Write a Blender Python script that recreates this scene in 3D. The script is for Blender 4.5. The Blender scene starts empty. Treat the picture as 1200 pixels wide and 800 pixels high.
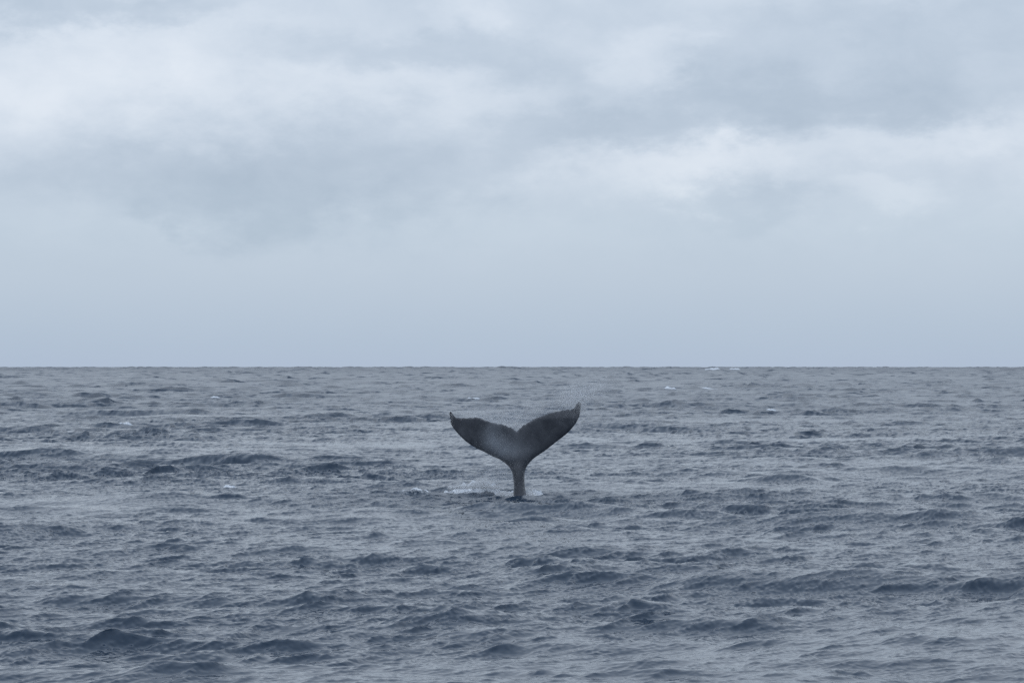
import bpy, bmesh, math, random
import numpy as np
from mathutils import Vector, geometry, noise

random.seed(7)
sc = bpy.context.scene
col = sc.collection

# ----------------------------------------------------------------------------- camera
FPX = 3700.0                     # focal length in pixels of the 1200 px wide photograph
EYE_ROW = 426.6                  # row of eye level (the curved sea drops the horizon 4.4 px lower)
CAM_H = 4.54                     # metres above the water
EARTH_R = 6.371e6
cam_data = bpy.data.cameras.new('camera')
cam_data.sensor_width = 36.0
cam_data.lens = FPX * 36.0 / 1200.0
cam_data.clip_start = 0.5
cam_data.clip_end = 60000.0
cam = bpy.data.objects.new('camera', cam_data)
col.objects.link(cam)
cam.location = (0, 0, CAM_H)
cam.rotation_euler = (math.pi / 2 + math.atan((EYE_ROW - 400.0) / FPX), 0, 0)
sc.camera = cam

# ----------------------------------------------------------------------------- exposure, film
sc.view_settings.view_transform = 'Standard'
sc.view_settings.look = 'None'
sc.view_settings.exposure = 0.0
sc.view_settings.gamma = 1.0
sc.view_settings.use_curve_mapping = False
sc.render.engine = 'CYCLES'
sc.cycles.use_denoising = False
sc.cycles.max_bounces = 6

# ----------------------------------------------------------------------------- sun and sky
SUN_EL, SUN_AZ = math.radians(58), math.radians(215)      # azimuth clockwise from +Y (view direction)
sd = bpy.data.lights.new('sun', 'SUN')
sd.energy = 0.5
sd.angle = math.radians(35)
sd.color = (1.0, 0.985, 0.97)
sun = bpy.data.objects.new('sun', sd)
col.objects.link(sun)
sdir = Vector((math.sin(SUN_AZ) * math.cos(SUN_EL), math.cos(SUN_AZ) * math.cos(SUN_EL), math.sin(SUN_EL)))
sun.rotation_euler = (-sdir).to_track_quat('-Z', 'Y').to_euler()

world = bpy.data.worlds.new('World')
sc.world = world
world.use_nodes = True
WT = world.node_tree
WT.nodes.clear()


class NT:
    """Small helper to write node maths as expressions."""
    def __init__(self, tree):
        self.t = tree

    def node(self, kind, **kw):
        n = self.t.nodes.new(kind)
        for k, v in kw.items():
            setattr(n, k, v)
        return n

    def put(self, sock, v):
        if hasattr(v, 'is_output'):
            self.t.links.new(v, sock)
        else:
            sock.default_value = v

    def m(self, op, a, b=0.0, c=0.0, clamp=False):
        n = self.node('ShaderNodeMath', operation=op, use_clamp=clamp)
        self.put(n.inputs[0], a)
        self.put(n.inputs[1], b)
        self.put(n.inputs[2], c)
        return n.outputs[0]

    def add(self, *v):
        r = v[0]
        for x in v[1:]:
            r = self.m('ADD', r, x)
        return r

    def mul(self, a, b): return self.m('MULTIPLY', a, b)
    def sub(self, a, b): return self.m('SUBTRACT', a, b)
    def madd(self, a, b, c): return self.m('MULTIPLY_ADD', a, b, c)

    def vec(self, x, y, z):
        n = self.node('ShaderNodeCombineXYZ')
        for i, v in enumerate((x, y, z)):
            self.put(n.inputs[i], v)
        return n.outputs[0]

    def noise(self, vec, scale, detail=4.0, rough=0.5, dist=0.0):
        n = self.node('ShaderNodeTexNoise')
        self.put(n.inputs['Vector'], vec)
        n.inputs['Scale'].default_value = scale
        n.inputs['Detail'].default_value = detail
        n.inputs['Roughness'].default_value = rough
        n.inputs['Distortion'].default_value = dist
        return n.outputs['Fac']

    def ramp(self, fac, stops, interp='LINEAR'):
        n = self.node('ShaderNodeValToRGB')
        cr = n.color_ramp
        cr.interpolation = interp
        while len(cr.elements) < len(stops):
            cr.elements.new(0.5)
        for e, (p, c) in zip(cr.elements, stops):
            e.position = p
            e.color = (c, c, c, 1) if isinstance(c, (int, float)) else (*c, 1)
        self.put(n.inputs[0], fac)
        return n.outputs[0]

    def mix(self, fac, a, b, blend='MIX'):
        n = self.node('ShaderNodeMix', data_type='RGBA', blend_type=blend)
        self.put(n.inputs[0], fac)
        self.put(n.inputs[6], a if hasattr(a, 'is_output') else (*a, 1))
        self.put(n.inputs[7], b if hasattr(b, 'is_output') else (*b, 1))
        return n.outputs[2]


def lin(r, g, b):
    f = lambda c: (c / 255 / 12.92) if c <= 10 else ((c / 255 + 0.055) / 1.055) ** 2.4
    return (f(r), f(g), f(b))


W = NT(WT)
SKY_STRENGTH = 0.1
tc = W.node('ShaderNodeTexCoord')
dirv = tc.outputs['Generated']
sep = W.node('ShaderNodeSeparateXYZ')
WT.links.new(dirv, sep.inputs[0])
dx, dy, dz = sep.outputs
# azimuth and elevation of the view ray, in units of one photograph pixel's angle
az = W.mul(W.m('ARCTAN2', dx, dy), FPX)
el = W.mul(W.m('ARCSINE', dz), FPX)
KS = FPX / 3000.0                 # keeps the cloud texture's size when the lens changes
shift = lambda k: W.vec(W.add(dx, k), W.sub(dy, k * 0.7), W.mul(dz, 2.0))
wa = W.sub(W.noise(shift(0.0), 13 * KS, 6, 0.56), 0.5)
wc = W.sub(W.noise(shift(5.3), 62 * KS, 6, 0.62), 0.5)
wb = W.sub(W.noise(shift(3.7), 17 * KS, 7, 0.58), 0.5)
U = W.add(az, W.mul(wa, 330.0), W.mul(wc, 70.0))
V = W.add(el, W.mul(wb, 165.0), W.mul(wc, -48.0))
# cloud masses: (x, y in the photograph, half widths, lightness, hardness of the rim)
CLOUDS = [
    (70, 100, 190, 62, .15, 1), (100, 12, 170, 24, -.16, 2), (300, 45, 140, 45, .07, 1), (420, 112, 280, 24, .10, 1),
    (470, 66, 200, 28, -.10, 2), (330, 208, 340, 50, -.15, 2), (890, 132, 240, 42, -.17, 2), (850, 62, 170, 32, -.10, 1),
    (1140, 90, 120, 60, -.11, 2), (768, 60, 62, 46, .16, 2), (800, 196, 150, 34, .20, 2), (1090, 170, 180, 26, .13, 1),
    (1035, 245, 62, 22, .11, 2), (650, 225, 70, 24, .07, 1), (565, 12, 50, 36, .11, 1), (620, 160, 90, 40, -.06, 1),
    (950, 246, 110, 16, -.07, 1), (215, 264, 60, 18, -.08, 2), (1000, 15, 220, 30, -.10, 2), (700, 120, 60, 50, -.04, 1),
]
total = 0.0
for (cx, cy, a, b, wgt, hard) in CLOUDS:
    qx = W.m('MULTIPLY_ADD', U, 1.0 / a, -(cx - 600.0) / a)
    qy = W.m('MULTIPLY_ADD', V, 1.0 / b, -(EYE_ROW - cy) / b)
    q = W.add(W.mul(qx, qx), W.mul(qy, qy))
    if hard == 2:
        q = W.m('MULTIPLY', q, W.m('SQRT', q))
    g = W.m('EXPONENT', W.m('MULTIPLY', q, -1.0))
    total = W.m('MULTIPLY_ADD', g, wgt, total)
# general cloud texture everywhere, growing with height above the sea
n_big = W.sub(W.noise(shift(7.1), 10 * KS, 8, 0.56, 0.3), 0.5)
n_fine = W.sub(W.noise(W.vec(dx, dy, W.mul(dz, 1.5)), 34 * KS, 7, 0.6, 0.3), 0.5)
grow = W.m('DIVIDE', W.m('SUBTRACT', el, 95.0), 120.0, clamp=True)
tex = W.mul(W.add(W.mul(n_big, 0.26), W.mul(n_fine, 0.20)), W.madd(grow, 0.9, 0.1))
light = W.add(1.0, total, tex)
# overcast sky: pale blue grey at the sea, brighter towards the zenith
base = W.ramp(W.m('DIVIDE', el, 4712.0 * KS, clamp=True), [
    (0.0000, lin(176, 192, 213)), (0.0049, lin(178, 195, 214)), (0.0178, lin(189, 204, 220)),
    (0.0276, lin(194, 209, 224)), (0.0405, lin(200, 213, 228)), (0.0730, lin(203, 216, 231)), (0.2, lin(206, 219, 235)), (0.45, (.60, .73, .92)), (1.0, (.70, .84, 1.05))])
# lighter cloud is whiter, darker cloud is bluer
tint = W.mix(W.m('MULTIPLY_ADD', W.sub(light, 1.0), 2.2, 0.5, clamp=True), (0.955, 1.0, 1.045), (1.065, 1.0, 0.945))
cl = W.mix(1.0, W.mix(1.0, base, tint, 'MULTIPLY'), W.vec(light, light, light), 'MULTIPLY')
cl10 = W.mix(1.0, cl, (1 / SKY_STRENGTH,) * 3, 'MULTIPLY')
nish = W.node('ShaderNodeTexSky', sky_type='NISHITA')
nish.sun_disc = False
nish.sun_elevation = SUN_EL
nish.sun_rotation = SUN_AZ
skycol = W.mix(0.96, nish.outputs[0], cl10)
bg = W.node('ShaderNodeBackground')
WT.links.new(skycol, bg.inputs[0])
bg.inputs[1].default_value = SKY_STRENGTH
wo = W.node('ShaderNodeOutputWorld')
WT.links.new(bg.outputs[0], wo.inputs[0])


# ----------------------------------------------------------------------------- helpers
def to_world(px, py):
    """Photograph pixel on the water -> metres on the sea plane."""
    d = CAM_H * FPX / (py - EYE_ROW)
    return (px - 600.0) / FPX * d, d


def mesh_from_arrays(name, verts, faces):
    me = bpy.data.meshes.new(name)
    verts = np.asarray(verts, dtype=np.float32)
    faces = np.asarray(faces, dtype=np.int32)
    n, k = faces.shape
    me.vertices.add(len(verts))
    me.vertices.foreach_set('co', verts.ravel())
    me.loops.add(n * k)
    me.loops.foreach_set('vertex_index', faces.ravel())
    me.polygons.add(n)
    me.polygons.foreach_set('loop_start', np.arange(0, n * k, k, dtype=np.int32))
    me.polygons.foreach_set('loop_total', np.full(n, k, dtype=np.int32))
    me.update(calc_edges=True)
    me.polygons.foreach_set('use_smooth', np.ones(n, dtype=bool))
    return me


def link(name, me, mat, parent=None):
    o = bpy.data.objects.new(name, me)
    me.materials.append(mat)
    col.objects.link(o)
    if parent is not None:
        o.parent = parent
    return o


def new_mat(name):
    m = bpy.data.materials.new(name)
    m.use_nodes = True
    m.node_tree.nodes.clear()
    n = NT(m.node_tree)
    out = n.node('ShaderNodeOutputMaterial')
    p = n.node('ShaderNodeBsdfPrincipled')
    m.node_tree.links.new(p.outputs[0], out.inputs[0])
    return m, n, p


TAIL_X, TAIL_D = to_world(609.0, 580.0)
UNIT = 1.0 / 5.335 * TAIL_D / FPX


# ----------------------------------------------------------------------------- materials
def make_water():
    m, n, p = new_mat('sea_water')
    geo = n.node('ShaderNodeNewGeometry').outputs['Position']
    foam = n.node('ShaderNodeAttribute', attribute_name='foam').outputs['Fac']
    s = n.node('ShaderNodeSeparateXYZ')
    n.t.links.new(geo, s.inputs[0])
    lace = n.noise(n.vec(s.outputs[0], n.mul(s.outputs[1], 0.6), s.outputs[2]), 9.0, 6, 0.7)
    mask = n.m('MULTIPLY_ADD', n.sub(n.add(foam, lace), 1.0), 3.0, 0.1, clamp=True)
    n.put(p.inputs['Base Color'], n.mix(mask, (0.008, 0.024, 0.047), (0.82, 0.85, 0.88)))
    rough = n.node('ShaderNodeAttribute', attribute_name='chop').outputs['Fac']
    n.put(p.inputs['Roughness'], n.m('MAXIMUM', rough, n.mul(mask, 0.6)))
    p.inputs['IOR'].default_value = 1.333
    # cat's-paw ripples finer than the mesh
    cat = n.node('ShaderNodeTexNoise', noise_type='RIDGED_MULTIFRACTAL')
    n.put(cat.inputs['Vector'], n.vec(s.outputs[0], n.mul(s.outputs[1], 1.4), 0.0))
    for key, val in (('Scale', 2.6), ('Detail', 3.0), ('Roughness', 0.55), ('Lacunarity', 2.1), ('Distortion', 0.5)):
        cat.inputs[key].default_value = val
    gust = n.ramp(n.noise(n.vec(s.outputs[0], s.outputs[1], 0.0), 0.12, 3, 0.5), [(0.35, 0.25), (0.65, 1.0)])
    b = n.node('ShaderNodeBump')
    n.put(b.inputs['Strength'], n.mul(gust, 0.8))
    b.inputs['Distance'].default_value = 0.018
    n.put(b.inputs['Height'], cat.outputs['Fac'])
    n.t.links.new(b.outputs[0], p.inputs['Normal'])
    return m


def make_foam():
    m, n, p = new_mat('white_foam')
    geo = n.node('ShaderNodeNewGeometry').outputs['Position']
    c = n.noise(geo, 16.0, 5, 0.65)
    n.put(p.inputs['Base Color'], n.mix(n.ramp(c, [(0.36, 0.0), (0.60, 1.0)]), (0.40, 0.46, 0.53), (0.86, 0.88, 0.90)))
    p.inputs['Roughness'].default_value = 0.5
    p.inputs['IOR'].default_value = 1.333
    b = n.node('ShaderNodeBump')
    b.inputs['Strength'].default_value = 0.8
    b.inputs['Distance'].default_value = 0.05
    n.put(b.inputs['Height'], c)
    n.t.links.new(b.outputs[0], p.inputs['Normal'])
    return m


def make_drops():
    m, n, p = new_mat('water_drops')
    p.inputs['Base Color'].default_value = (0.88, 0.90, 0.92, 1)
    p.inputs['Roughness'].default_value = 0.3
    p.inputs['IOR'].default_value = 1.333
    return m


def make_skin():
    m, n, p = new_mat('wet_whale_skin')
    co = n.node('ShaderNodeTexCoord').outputs['Object']
    mott = n.noise(co, 2.2, 6, 0.65, 0.4)
    speck = n.noise(co, 26.0, 3, 0.6)
    scar = n.node('ShaderNodeTexVoronoi')
    n.put(scar.inputs['Vector'], co)
    scar.inputs['Scale'].default_value = 11.0
    base = n.ramp(mott, [(0.3, (0.054, 0.059, 0.070)), (0.55, (0.094, 0.101, 0.116)), (0.75, (0.138, 0.146, 0.164))])
    base = n.mix(n.ramp(speck, [(0.66, 0.0), (0.8, 0.08)]), base, (0.22, 0.23, 0.25))
    base = n.mix(n.ramp(scar.outputs['Distance'], [(0.03, 0.15), (0.08, 0.0)]), base, (0.20, 0.21, 0.22))
    sx = n.node('ShaderNodeSeparateXYZ')
    n.t.links.new(co, sx.inputs[0])
    pale = 0.0  # misty sheen over the left fluke and centre, painted into the skin colour
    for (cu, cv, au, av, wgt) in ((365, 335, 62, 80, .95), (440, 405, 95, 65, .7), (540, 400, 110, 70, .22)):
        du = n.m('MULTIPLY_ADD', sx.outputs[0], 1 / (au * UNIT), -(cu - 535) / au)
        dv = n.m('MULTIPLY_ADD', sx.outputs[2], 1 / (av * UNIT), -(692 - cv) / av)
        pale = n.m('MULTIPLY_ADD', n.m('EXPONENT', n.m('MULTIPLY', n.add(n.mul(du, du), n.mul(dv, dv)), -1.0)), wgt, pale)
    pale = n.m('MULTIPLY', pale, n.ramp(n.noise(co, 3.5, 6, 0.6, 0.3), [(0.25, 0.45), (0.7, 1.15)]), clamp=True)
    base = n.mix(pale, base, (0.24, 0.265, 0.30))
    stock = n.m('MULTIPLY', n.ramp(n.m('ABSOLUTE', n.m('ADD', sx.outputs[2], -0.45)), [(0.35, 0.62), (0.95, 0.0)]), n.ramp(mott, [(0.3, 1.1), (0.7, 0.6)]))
    base = n.mix(stock, base, (0.018, 0.023, 0.034))  # tail stock painted darker to offset the sunlight it catches
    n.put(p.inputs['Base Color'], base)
    n.put(p.inputs['Roughness'], n.ramp(mott, [(0.3, 0.28), (0.7, 0.48)]))
    p.inputs['IOR'].default_value = 1.38
    b = n.node('ShaderNodeBump')
    b.inputs['Strength'].default_value = 0.35
    b.inputs['Distance'].default_value = 0.02
    n.put(b.inputs['Height'], n.add(n.mul(mott, 1.5), n.mul(speck, 0.15)))
    n.t.links.new(b.outputs[0], p.inputs['Normal'])
    return m


def make_barnacle():
    m, n, p = new_mat('barnacle_shell')
    p.inputs['Base Color'].default_value = (0.42, 0.43, 0.43, 1)
    p.inputs['Roughness'].default_value = 0.7
    return m


M_WATER, M_FOAM, M_DROPS, M_SKIN, M_BARN = make_water(), make_foam(), make_drops(), make_skin(), make_barnacle()

# ----------------------------------------------------------------------------- wave field
WIND = math.radians(-70)          # direction the larger waves run to: towards the camera, a little to the right
B_SPEC = 0.0075


class Cascade:
    """A square tile of wind sea made with one inverse FFT, sampled anywhere, rotated by rot."""
    def __init__(self, L, N, lmin, lmax, seed, rot, gain=1.0, spread=2.0, wind=None):
        rng = np.random.default_rng(seed)
        self.L, self.N, self.rot, self.lmin = L, N, rot, lmin
        dk = 2 * math.pi / L
        k1 = np.fft.fftfreq(N, 1.0 / N) * dk
        kx, ky = np.meshgrid(k1, k1, indexing='xy')
        k = np.hypot(kx, ky)
        k[0, 0] = 1.0
        th = np.arctan2(ky, kx) - ((WIND if wind is None else math.radians(wind)) - rot)
        iso = 0.12 if spread <= 4 else 0.05
        D = iso / (2 * math.pi) + (1 - iso) * np.abs(np.cos(th)) ** spread / ({2: 1.0, 4: 0.75, 6: 0.625, 8: 0.547}[int(spread)] * math.pi)
        lam = 2 * math.pi / k
        band = 1 / (1 + (lam / lmax) ** 8) / (1 + (lmin / lam) ** 8)
        P = gain * B_SPEC * k ** -4.0 * D * band
        P[0, 0] = 0
        H = (rng.standard_normal((N, N)) + 1j * rng.standard_normal((N, N))) * np.sqrt(P) * dk
        f = lambda S: (np.fft.ifft2(S).real * N * N).astype(np.float32)
        self.f = [f(H), f(1j * kx * H), f(1j * ky * H), f(1j * kx / k * H), f(1j * ky / k * H)]
        self.c, self.s = math.cos(rot), math.sin(rot)
        self.sd = float(self.f[0].std())
        self.mss = float(self.f[1].var() + self.f[2].var())
        self.lmid = math.sqrt(lmin * lmax)

    def sample(self, x, y):
        u = (x * self.c + y * self.s) / self.L * self.N
        v = (-x * self.s + y * self.c) / self.L * self.N
        iu, iv = np.floor(u), np.floor(v)
        fu, fv = (u - iu).astype(np.float32), (v - iv).astype(np.float32)
        i0, j0 = iu.astype(np.int64) % self.N, iv.astype(np.int64) % self.N
        i1, j1 = (i0 + 1) % self.N, (j0 + 1) % self.N
        w00, w10, w01, w11 = (1 - fu) * (1 - fv), fu * (1 - fv), (1 - fu) * fv, fu * fv
        r = [a[j0, i0] * w00 + a[j0, i1] * w10 + a[j1, i0] * w01 + a[j1, i1] * w11 for a in self.f]
        h, su, sv, du, dv = r
        return (h, su * self.c - sv * self.s, su * self.s + sv * self.c,
                du * self.c - dv * self.s, du * self.s + dv * self.c)


CASC = [
    Cascade(311.0, 1024, 3.0, 13.0, 11, 0.35, 0.32, 4.0),
    Cascade(233.0, 1024, 3.0, 13.0, 12, -0.5, 0.32, 4.0),
    Cascade(61.0, 1024, 0.9, 3.0, 13, 0.9, 1.5, 6.0, -60),
    Cascade(13.0, 1024, 0.09, 0.9, 14, -0.2, 1.65, 8.0, -38),
]
PEAK = [0, 0.12, 0.12, 0.15, 0.14]     # how far crests are sharpened and troughs flattened
CHOP = [0.6, 1.3, 1.3, 1.1, 1.0]
SWELL = Cascade(1700.0, 1024, 20.0, 60.0, 15, 0.2, 0.12)
GUST = Cascade(700.0, 1024, 6.0, 60.0, 16, 0.7, 1.0)
gs = GUST.f[0].std()
GROUP = Cascade(377.0, 512, 9.0, 45.0, 17, -0.3, 1.0)
grs = GROUP.f[0].std()

# ridges that stand out in the photograph: x, y of the crest's foot, width and height in its pixels, steepness
RIDGES = [
    (600, 612, 75, 15, 1.0), (268, 586, 42, 9, 1.1), (962, 604, 42, 8, 1.3), (925, 562, 46, 15, .8),
    (748, 706, 55, 12, 1.0), (1105, 668, 70, 16, .8), (120, 520, 30, 8, 1.0), (345, 525, 40, 7, 1.0),
    (938, 508, 18, 8, 1.0), (640, 660, 75, 14, .7), (350, 662, 55, 9, 1.0), (430, 660, 40, 8, .9),
    (205, 640, 46, 10, .9), (60, 646, 60, 7, .8), (1000, 775, 30, 8, 1.0), (540, 735, 90, 17, .5),
    (215, 780, 80, 12, .6), (1120, 745, 110, 16, .5), (1100, 527, 30, 8, .9), (430, 541, 28, 6, 1.0),
    (800, 585, 30, 8, .8), (720, 582, 55, 8, 1.0), (70, 690, 50, 8, .8), (640, 775, 60, 8, .7),
    (850, 632, 60, 7, .6), (480, 590, 60, 6, .7), (40, 745, 35, 7, 1.0), (1010, 640, 60, 5, .8),
    (720, 735, 40, 6, 1.0), (250, 490, 34, 5, 1.0), (560, 470, 30, 4, 1.0), (1000, 468, 30, 4, 1.0),
]
# the ridge of broken water left of the whale's tail
SPLASH = [(558, 578.6, 28, 22, 1.4), (480, 581, 34, 7, 1.0)]
RIDGES.append((622, 583.4, 55, 5, 0.5))      # low wave just in front of the tail
_rid = []
for (px, py, wpx, hpx, st) in RIDGES + SPLASH:
    x0, d0 = to_world(px, py)
    s = d0 / FPX
    _rid.append((x0, d0, wpx * s, hpx * s * 0.55, st, len(_rid)))


def ridges(x, y):
    h = np.zeros_like(x)
    calm = np.ones_like(x)
    for (x0, d0, w, a, st, k) in _rid:
        near = (np.abs(x - x0) < 3.2 * w) & (np.abs(y - d0) < 16 * a + 3 * w)
        if not near.any():
            continue
        u, v = (x[near] - x0), (y[near] - d0)
        tilt = 0.35 * math.sin(k * 2.4 + 1.0)
        v = v - tilt * u - 0.35 * a * (np.sin(u / w * 3.1 + k) + .6 * np.sin(u / w * 7.3 + 2.1 * k)) - 0.5 * (u / w) ** 2 * a
        lf, lb = 2.3 * a / st, 5.5 * a / st
        prof = np.where(v < 0, np.exp(-(v / lf) ** 2), np.exp(-(v / lb) ** 2))
        env = (0.6 * np.exp(-(u / w) ** 2) + 0.4 / (1 + (2.2 * u / w) ** 2)) * (1 + 0.22 * np.sin(u / w * 4.1 + k * 1.7))
        h[near] += a * env * prof
        calm[near] *= 1 - 0.45 * np.exp(-(u / (1.5 * w)) ** 2 - (v / (5 * a)) ** 2)
    return h, calm


def sea(x, y, step=None):
    """Height, slopes and sideways shift of the water at rest position x, y; step is the local mesh spacing."""
    x = np.asarray(x, dtype=np.float64)
    y = np.asarray(y, dtype=np.float64)
    rh, calm = ridges(x, y)
    gust = np.clip(1.0 + 0.36 * np.clip(130.0 / y, 0.3, 1.0) * GUST.sample(x, y)[0] / gs, 0.3, 1.9)
    r = np.hypot(x - TAIL_X, y - TAIL_D)
    group = np.clip(np.exp(0.30 * GROUP.sample(x, y)[0] / grs - 0.12), 0.3, 2.2)
    near_tail = np.exp(-(r / 1.6) ** 2)
    h = rh.astype(np.float64)
    sx = np.zeros_like(h)
    sy = np.zeros_like(h)
    ox = np.zeros_like(h)
    oy = np.zeros_like(h)
    lost = 0.05 * np.exp(-((x - TAIL_X) / 4.5) ** 2 - ((y - TAIL_D + 2.0) / 5.0) ** 2)       # water churned by the dive
    e = 0.08
    hx, _ = ridges(x + e, y)
    hy, _ = ridges(x, y + e)
    sx += (hx - rh) / e
    sy += (hy - rh) / e
    for i, c in enumerate([SWELL] + CASC):
        a = np.ones_like(h)
        if i in (1, 2):
            a = calm * (1 - 0.6 * near_tail) * group * (1 + 1.2 * np.clip((y - 180.0) / 1500.0, 0, 1))
        if i == 0:
            a = a * (0.5 + 3.8 * np.clip((y - 650.0) / 3000.0, 0, 1)) * (1 - np.exp(-(r / 60.0) ** 2))
        if i == 3:
            a = gust * (0.4 + 0.6 * group)
        if i == 4:
            a = gust
        hh, s1, s2, d1, d2 = c.sample(x, y)
        if i >= 1:                               # peaked crests, flat troughs
            q = np.clip(hh / c.sd, -2.2, 2.6)
            hh = hh + PEAK[i] * c.sd * (q * q - 1)
            s1, s2 = s1 * (1 + 2 * PEAK[i] * q), s2 * (1 + 2 * PEAK[i] * q)
        g = a
        if step is not None:                     # waves too short for the mesh live on in the shading normals
            g = a * np.clip(1.6 * c.lmid / (2.0 * step) - 0.25, 0, 1)
            fine = np.maximum(a - g, 0) * (0.32 if i >= 3 else 0.0)
            lost += np.maximum(a * a - (g + fine) ** 2, 0) * c.mss
            sx += fine * s1
            sy += fine * s2
        h += g * hh
        ox += CHOP[i] * g * d1
        oy += CHOP[i] * g * d2
        sx += g * s1
        sy += g * s2
    return h, sx, sy, ox, oy, lost


def surface_z(x, y):
    """Height of the finished surface above the point x, y."""
    x = np.atleast_1d(np.asarray(x, float))
    y = np.atleast_1d(np.asarray(y, float))
    xs, ys = x.copy(), y.copy()
    for _ in range(4):
        h, _a, _b, ox, oy, _l = sea(xs, ys)
        xs, ys = x - ox, y - oy
    h = sea(xs, ys)[0]
    return h - (x * x + y * y) / (2 * EARTH_R)


def build_sea():
    d = [9.0]
    while d[-1] < 9500:
        r = d[-1]
        st = 0.00155 * r
        if r < 34:
            st = max(st, 0.012 * (34 - r))
        if r > 120:
            st *= (r / 120) ** 0.76
        d.append(r + min(st, 20.0))
    d = np.array(d)
    step_r = np.gradient(d)
    seam = int(np.searchsorted(d, 135.0))
    # even columns in and just beside the view, widening ones out to both sides
    half = math.atan(600.0 / FPX) * 1.10
    mid = np.linspace(-half, half, 817)
    out = [half]
    da = mid[1] - mid[0]
    while out[-1] < 1.05:
        da *= 1.05
        out.append(out[-1] + da)
    if len(out) % 2 == 0:
        out.append(out[-1] + da)
    out = np.array(out[1:])
    a1 = np.concatenate([-out[::-1], mid, out])
    a2 = a1[::2]                           # columns before and after the seam
    n1, n2 = len(a1), len(a2)

    def rows(dd, ss, a):
        R, A = np.meshgrid(dd, a, indexing='ij')
        ST = np.maximum(np.repeat(ss[:, None], len(a), 1) * 0.28, R * np.gradient(a)[None, :])
        return (R * np.sin(A)).ravel(), (R * np.cos(A)).ravel(), ST.ravel()

    Xa, Ya, Sa = rows(d[:seam], step_r[:seam], a1)
    Xb, Yb, Sb = rows(d[seam:], step_r[seam:], a2)
    X, Y, ST = np.concatenate([Xa, Xb]), np.concatenate([Ya, Yb]), np.concatenate([Sa, Sb])
    h, sx, sy, ox, oy, lost = sea(X, Y, ST)
    x, y = X + ox, Y + oy
    z = h - (x * x + y * y) / (2 * EARTH_R)
    nr, ncol = len(d), n1

    def tris(idx):
        p, q, r, t = idx[:-1, :-1].ravel(), idx[:-1, 1:].ravel(), idx[1:, 1:].ravel(), idx[1:, :-1].ravel()
        return np.concatenate([np.stack([p, q, r], 1), np.stack([p, r, t], 1)])

    ia = np.arange(len(Xa)).reshape(seam, n1)
    ib = len(Xa) + np.arange(len(Xb)).reshape(-1, n2)
    lo, hi = ia[-1], ib[0]
    p, q, r = lo[0:-1:2], lo[1::2], lo[2::2]
    faces = np.concatenate([tris(ia), tris(ib), np.stack([p, q, hi[:-1]], 1), np.stack([q, hi[1:], hi[:-1]], 1),
                            np.stack([q, r, hi[1:]], 1)])
    verts = np.stack([x, y, z], 1)
    me = mesh_from_arrays('sea', verts, faces)
    # ripples finer than the mesh live on in the shading normals, what is left in the roughness
    nrm = np.stack([-sx, -sy, np.ones_like(sx)], 1)
    nrm /= np.linalg.norm(nrm, axis=1, keepdims=True)
    me.normals_split_custom_set_from_vertices(nrm.astype(np.float32))
    at = me.attributes.new('chop', 'FLOAT', 'POINT')
    at.data.foreach_set('value', np.sqrt(np.sqrt(0.0001 + 0.10 * lost)).astype(np.float32))
    # foam: where the crests pinch, and round the tail
    foam = np.zeros_like(x)
    for (px, py, wpx, dpx, amt) in FOAM_SPOTS:
        x0, d0 = to_world(px, py)
        s = d0 / FPX
        foam = np.maximum(foam, amt * np.exp(-((x - x0) / (wpx * s)) ** 2 - ((y - d0) / (dpx * s * FPX / (FPX * 0.12))) ** 2))
    at = me.attributes.new('foam', 'FLOAT', 'POINT')
    at.data.foreach_set('value', foam.astype(np.float32))
    o = link('sea', me, M_WATER)
    o['kind'] = 'structure'
    o['label'] = 'choppy grey blue sea reaching to the horizon'
    open('/tmp/sea.log', 'w').write(str((nr, ncol, len(faces), 4 * h.std(), sx.std(), sy.std(), [c.mss for c in CASC])))
    return o


FOAM_SPOTS = [(558, 578.4, 40, 5.0, .92), (598, 579.5, 24, 5.0, 1.0), (480, 580.6, 44, 5, .56), (624, 579.8, 14, 5, 1.1)]
build_sea()

# ----------------------------------------------------------------------------- the whale's tail
# outline in units of 1/5.335 photograph pixel, waterline centre at (535, 692)
TRAIL = [(104, 166), (111, 176), (119, 187), (131, 199), (140, 207), (150, 209), (168, 209), (185, 208), (205, 208), (225, 206), (243, 205), (262, 203),
         (276, 204), (290, 208), (305, 215), (320, 220), (340, 228), (360, 234), (380, 238), (400, 241), (418, 245), (435, 250),
         (450, 256), (465, 262), (478, 267), (490, 272), (498, 278), (506, 284), (515, 292),
         (520, 289), (527, 281), (535, 272), (545, 263), (555, 255), (570, 245), (585, 236), (602, 226), (620, 215), (640, 206),
         (660, 198), (680, 191), (700, 184), (720, 178), (740, 172), (760, 167), (780, 162), (800, 159), (820, 156), (838, 155), (852, 154),
         (864, 151), (874, 146), (881, 137), (887, 126), (894, 115), (901, 109), (907, 109)]
LEAD_R = [(913, 113), (915, 128), (913, 150), (910, 178), (907, 194), (902, 208), (888, 235), (870, 260), (848, 285), (825, 308), (800, 328),
          (770, 350), (740, 374), (710, 398), (680, 420), (650, 440), (620, 462), (600, 482), (584, 502), (573, 522), (567, 545),
          (565, 572), (565, 602), (568, 640), (572, 668), (577, 693), (583, 730), (592, 790), (604, 880)]
LEAD_L = [(470, 880), (482, 790), (490, 730), (494, 693), (496, 660), (498, 630), (496, 600), (492, 568), (487, 545), (479, 526), (462, 505), (440, 485),
          (410, 465), (370, 448), (335, 430), (300, 412), (265, 396), (230, 376), (195, 350), (165, 322), (140, 295), (118, 268),
          (106, 245), (102, 231), (105, 217), (99, 205), (101, 196), (96, 184), (98, 172)]


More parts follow.
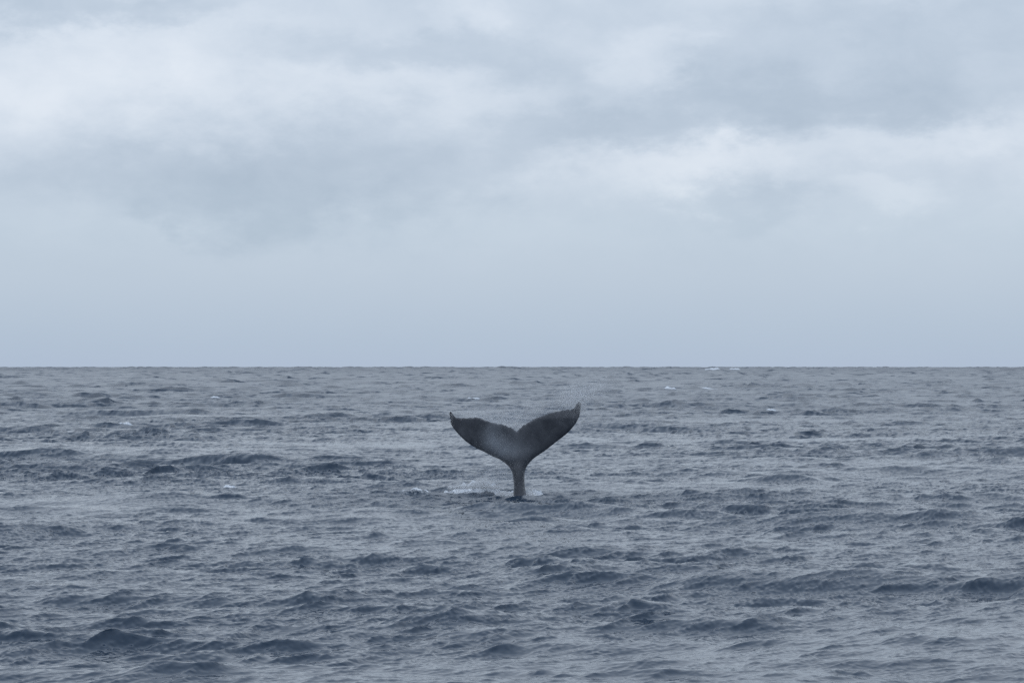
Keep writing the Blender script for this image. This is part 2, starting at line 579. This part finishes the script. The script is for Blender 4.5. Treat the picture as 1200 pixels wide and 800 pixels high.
def outline_m():
    pts = []
    for (u, v) in TRAIL + LEAD_R + LEAD_L:
        pts.append(((u - 535) * UNIT, (692 - v) * UNIT))
    # nicks along the trailing edge
    out = []
    for i, (x, y) in enumerate(pts):
        if 3 < i < len(TRAIL) - 4 and not 24 < i < 32:
            y += 0.014 * math.sin(i * 2.9) + random.uniform(-.010, .010)
        out.append(Vector((x, y)))
    return out


def seg_dist(P, A, B):
    """Distance of points P (n,2) to the nearest of the segments A-B."""
    best = np.full(len(P), 1e9)
    for a, b in zip(A, B):
        ab = b - a
        t = np.clip(((P - a) @ ab) / (ab @ ab + 1e-12), 0, 1)
        dd = np.hypot(*(P - a - t[:, None] * ab).T)
        best = np.minimum(best, dd)
    return best


def build_whale():
    ol = outline_m()
    O = np.array([[p.x, p.y] for p in ol])
    nO = len(O)
    x0, y0 = O.min(0)
    x1, y1 = O.max(0)
    g = 0.05
    gx, gy = np.meshgrid(np.arange(x0, x1, g), np.arange(y0, y1, g * 0.9))
    gx = gx + (np.arange(gx.shape[0]) % 2)[:, None] * g / 2
    P = np.stack([gx.ravel(), gy.ravel()], 1)
    # inside test
    ins = np.zeros(len(P), bool)
    for i in range(nO):
        a, b = O[i], O[(i + 1) % nO]
        c = ((a[1] > P[:, 1]) != (b[1] > P[:, 1]))
        xi = (b[0] - a[0]) * (P[:, 1] - a[1]) / (b[1] - a[1] + 1e-15) + a[0]
        ins ^= c & (P[:, 0] < xi)
    A, B = O, np.roll(O, -1, 0)
    P = P[ins]
    P = P[seg_dist(P, A, B) > 0.022]
    cd = [Vector(p) for p in P]
    vs, es, fs, _, _, _ = geometry.delaunay_2d_cdt(ol + cd, [], [list(range(nO))], 1, 1e-6)
    Q = np.array([[v.x, v.y] for v in vs])
    # thickness: flukes taper from a rounded leading edge to a thin trailing edge; the stock is a deep oval
    nt = len(TRAIL)
    dist_any = seg_dist(Q, A, B)
    dist_lead = seg_dist(Q, O[nt - 1:-1], O[nt:])
    dist_trail = seg_dist(Q, O[:nt - 1], O[1:nt])
    chord = dist_lead + dist_trail + 1e-6
    t = dist_lead / chord
    foil = 0.20 * chord * np.sqrt(np.clip(t, 0, 1)) * (1 - t) ** 1.15
    # stock: elliptical section about its centre line
    yb = Q[:, 1]
    half = np.interp(yb, [-1.1, 0, .3, .55, .8, 1.05, 1.3, 1.7], [.37, .235, .20, .20, .23, .45, .8, 1.1])
    deep = np.interp(yb, [-1.1, 0, .3, .6, .9, 1.2, 1.6, 2.1], [.62, .44, .36, .29, .22, .15, .09, .04])
    cx = np.interp(yb, [-1.1, 0, .5, 1.0, 2.2], [.01, .005, -.03, -.04, -.1])
    wdt = np.clip(np.abs(Q[:, 0] - cx) / half, 0, 1)
    oval = deep * np.sqrt(np.clip(1 - wdt ** 2, 0, 1))
    edge_round = np.sqrt(np.clip(dist_any / 0.16, 0, 1))
    oval = np.where(yb < 0.95, np.minimum(oval, deep * edge_round * 1.2), oval * edge_round)
    k = np.clip((yb - 0.75) / 0.6, 0, 1)
    k = k * k * (3 - 2 * k)
    th = np.maximum(foil * k, oval * (1 - 0.25 * k))
    th = np.sqrt((foil * k) ** 2 + oval ** 2) * np.where(dist_any < 1e-5, 0, 1)
    # bend: the flukes cup towards the viewer and the tips lag behind
    ax = np.abs(Q[:, 0])
    mid = 0.16 * (ax / 2.2) ** 2 * 2.0 - 0.42 * np.clip((yb - 0.9) / 1.8, 0, 1) ** 1.4
    mid += 0.05 * np.sin(Q[:, 0] * 2.3 + 0.6) * np.clip(ax, 0, 1)
    nV = len(Q)
    front = np.stack([Q[:, 0], mid - th, Q[:, 1]], 1)
    back = np.stack([Q[:, 0], mid + th * 0.9, Q[:, 1]], 1)
    bm = bmesh.new()
    f_v = [bm.verts.new(p) for p in front]
    b_v = []
    for i in range(nV):
        b_v.append(f_v[i] if dist_any[i] < 1e-5 else bm.verts.new(back[i]))
    for f in fs:
        try:
            bm.faces.new([f_v[i] for i in f])
        except ValueError:
            pass
        try:
            bm.faces.new([b_v[i] for i in reversed(f)])
        except ValueError:
            pass
    bmesh.ops.recalc_face_normals(bm, faces=bm.faces)
    for _ in range(2):
        inner = [v for v in bm.verts if len(v.link_faces) > 3]
        bmesh.ops.smooth_vert(bm, verts=inner, factor=0.35, use_axis_x=False, use_axis_y=True, use_axis_z=False)
    for f in bm.faces:
        f.smooth = True
    me = bpy.data.meshes.new('whale')
    bm.to_mesh(me)
    bm.free()
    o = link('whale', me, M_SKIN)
    o.location = (TAIL_X - 0.0, TAIL_D, float(WATER0))
    o['label'] = "dark grey whale tail with both flukes raised out of the sea"
    o['category'] = 'whale'
    # barnacles clustered on the fluke tips
    bv, bf = [], []
    ico_v, ico_f = ico(1)
    for (tx, ty, sp, n) in ((-2.37, 2.60, .05, 16), (-2.34, 2.72, .04, 8), (2.06, 3.14, .05, 18), (1.95, 2.92, .09, 10)):
        for _ in range(n):
            q = np.array([tx + random.gauss(0, sp), ty + random.gauss(0, sp * 1.6)])
            i = int(np.argmin(np.hypot(*(Q - q).T)))
            p = front[i]
            r = random.uniform(.008, .018)
            bf.append(ico_f + len(bv) * len(ico_v))
            bv.append(ico_v * r + p)
    bme = mesh_from_arrays('barnacles', np.concatenate(bv), np.concatenate(bf))
    bo = link('barnacles', bme, M_BARN, o)
    bo['kind'] = 'stuff'
    return o


_ico_cache = {}


def ico(sub):
    if sub not in _ico_cache:
        bm = bmesh.new()
        bmesh.ops.create_icosphere(bm, subdivisions=sub, radius=1.0)
        bm.verts.ensure_lookup_table()
        v = np.array([list(p.co) for p in bm.verts])
        f = np.array([[q.index for q in p.verts] for p in bm.faces])
        bm.free()
        _ico_cache[sub] = (v, f)
    return _ico_cache[sub]


WATER0 = surface_z(TAIL_X, TAIL_D)[0]
whale = build_whale()

# ----------------------------------------------------------------------------- spray, splashes, whitecaps
TET_V = np.array([(1, 1, 1), (1, -1, -1), (-1, 1, -1), (-1, -1, 1)], float) / 3 ** .5
TET_F = np.array([(0, 1, 2), (0, 3, 1), (0, 2, 3), (1, 3, 2)])


def drops(name, pos, rad, label):
    n = len(pos)
    v = (TET_V[None] * rad[:, None, None] * 1.35 + pos[:, None, :]).reshape(-1, 3)
    f = (TET_F[None] + (np.arange(n) * 4)[:, None, None]).reshape(-1, 3)
    o = link(name, mesh_from_arrays(name, v, f), M_DROPS)
    o['kind'] = 'stuff'
    o['label'] = label
    return o


rng = np.random.default_rng(5)


def cloud(u, v, su, sv, sy, n, y0=0.0, rot=0.0):
    """Gaussian puff of droplets at outline coordinates u, v."""
    n *= 6
    p = rng.standard_normal((n, 3))
    a, b = p[:, 0] * su * UNIT, p[:, 1] * sv * UNIT
    c, s = math.cos(rot), math.sin(rot)
    return np.stack([TAIL_X + (u - 535) * UNIT + a * c - b * s, TAIL_D + y0 + p[:, 2] * sy,
                     WATER0 + (692 - v) * UNIT + a * s + b * c], 1)


mist = np.concatenate([
    cloud(385, 340, 50, 60, .35, 250, -.75, -.5), cloud(450, 410, 70, 50, .35, 200, -.7, -.4),
    cloud(350, 226, 90, 34, .4, 5200, .9, -.2), cloud(905, 130, 28, 40, .3, 4200, .15),
    cloud(860, 85, 65, 42, .5, 8500, .3, .6), cloud(965, 55, 80, 32, .5, 5000, .3, .5), cloud(490, 240, 95, 40, .4, 6500, .9),
    cloud(620, 190, 120, 50, .4, 5000, .9), cloud(190, 185, 60, 25, .3, 1400, .6), cloud(430, 570, 80, 55, .5, 4500, .4),
])
drops('spray', mist, rng.uniform(.0010, .0031, len(mist)), 'fine water spray blowing off the raised whale flukes')


def foam_patch(name, px, py, wpx, hpx, deep, lump, label, group=None, seed=0, tilt=0.0, cat='whitecap', tooth=1.0):
    """A lumpy sheet of foam that lies on the water; its ragged rim dips under the surface."""
    x0, d0 = to_world(px, py)
    if cat == 'whitecap':                       # ride the highest crest about there
        dd = d0 * np.linspace(0.93, 1.07, 60)
        xx = x0 * dd / d0
        d0 = float(dd[int(np.argmax((surface_z(xx, dd) - CAM_H) / dd - 0.6 * np.abs(dd / d0 - 1) * (CAM_H / d0)))])
        x0 = (px - 600.0) / FPX * d0
    s = d0 / FPX
    w, hgt = wpx * s, hpx * s
    cell = max(0.03, s * 0.9)
    nx, ny = int(min(150, max(16, 2.6 * w / cell))), int(min(50, max(10, 2.6 * deep / cell)))
    gx, gy = np.meshgrid(np.linspace(-1.3, 1.3, nx), np.linspace(-1.3, 1.3, ny))
    X, Y = x0 + gx * w, d0 + gy * deep + tilt * gx * w
    base = surface_z(X.ravel(), Y.ravel()).reshape(X.shape)
    Z = np.zeros_like(X)
    for i in range(ny):
        for j in range(nx):
            p = Vector((X[i, j] / (lump * 2.2), Y[i, j] / (lump * 2.2), seed * 3.1))
            n1 = noise.fractal(p, 1.0, 2.0, 4)
            n2 = noise.noise(Vector((gx[i, j] * 2.2 * tooth, gy[i, j] * 1.2, seed * 7.7)))
            m = 1.0 - (gx[i, j] ** 2 + gy[i, j] ** 2) + 0.7 * n2 + 0.35 * n1
            Z[i, j] = (hgt * (0.55 + 0.9 * max(n1, -.5)) * min(1.0, max(0.0, m)) ** .7 - 0.02) if m > 0 else max(-0.05, m * 0.3) - 0.02
    idx = np.arange(nx * ny).reshape(ny, nx)
    faces = np.stack([idx[:-1, :-1], idx[:-1, 1:], idx[1:, 1:], idx[1:, :-1]], -1).reshape(-1, 4)
    keep = (Z.ravel()[faces] > -0.045).any(1)
    me = mesh_from_arrays(name, np.stack([X.ravel(), Y.ravel(), (base + Z).ravel()], 1), faces[keep])
    bm = bmesh.new()
    bm.from_mesh(me)
    bmesh.ops.delete(bm, geom=[v for v in bm.verts if not v.link_faces], context='VERTS')
    bm.to_mesh(me)
    bm.free()
    o = link(name, me, M_FOAM)
    o['label'] = label
    o['category'] = cat
    if group:
        o['group'] = group
    return o


foam_patch('splash', 558, 578.5, 36, 6.0, .6, .08, 'long ridge of white water churned up left of the whale tail', 'splashes round the whale tail', 1, .1, 'splash', 2.4)
foam_patch('splash', 593, 579.3, 20, 3.5, .6, .10, 'flat white foam between the churned ridge and the whale tail', 'splashes round the whale tail', 2, .0, 'splash', 1.5)
foam_patch('splash', 624, 579, 12, 6.0, .4, .08, 'small white splash against the right side of the whale tail', 'splashes round the whale tail', 3, .0, 'splash')
foam_patch('splash', 478, 580.6, 27, 1.8, .35, .10, 'scattered low white foam farther left along the wave beyond the churned ridge', 'splashes round the whale tail', 4, .0, 'splash', 3.0)

CAPS = [
    (268, 575, 11, 3.0, 'white crest breaking on top of the dark wave left of the whale'),
    (836, 433.6, 9, 2.0, 'longer of the two white crests right at the horizon'),
    (861, 434.6, 6, 1.6, 'shorter of the two white crests right at the horizon'),
    (785, 458, 6, 2.5, 'white crest on the open water up and right of the raised fluke'),
    (830, 457, 10, 1.0, 'thin white streak just under the horizon crests'),
    (147, 504, 9, 2.5, 'faint white crest in the rough water on the far left'),
    (903, 486, 7, 2.0, 'small white crest between the horizon crests and the peaked wave on the right'),
    (252, 470, 5, 1.2, 'tiny white fleck far out below the horizon on the left'),
    (555, 472, 8, 1.2, 'thin white fleck just above the left fluke tip'),
]
for i, (px, py, w, hp, lab) in enumerate(CAPS):
    x0, d0 = to_world(px, py)
    foam_patch('whitecap', px, py, w, hp, max(.25, w * d0 / FPX * .5), .12 * max(1, d0 / 200), lab, 'whitecaps', 10 + i)

# droplets thrown up by the splashes
thrown = []
for (u0, u1, v0, hh, n) in ((90, 410, 645, 40, 14000), (230, 340, 625, 60, 3000), (572, 640, 694, 58, 7000), (390, 500, 685, 22, 6000), (280, 420, 610, 80, 2500), (-260, -20, 690, 18, 2500)):
    uu = rng.uniform(u0, u1, n)
    up = rng.exponential(0.4, n) * hh * (0.6 + 0.4 * np.sin(uu * .05 + v0) * np.sin(uu * .11)) * np.exp(-((uu - (u0 + u1) / 2) / (0.42 * (u1 - u0))) ** 2)
    uu += rng.normal(0, 6, n)
    vv = v0 - np.abs(up) + rng.normal(0, 5, n)
    thrown.append(np.stack([TAIL_X + (uu - 535) * UNIT, TAIL_D + rng.normal(0.15, .22, n), WATER0 + (692 - vv) * UNIT], 1))
thrown = np.concatenate(thrown)
drops('thrown_water', thrown, rng.uniform(.002, .0065, len(thrown)), 'white droplets thrown up around the base of the whale tail')
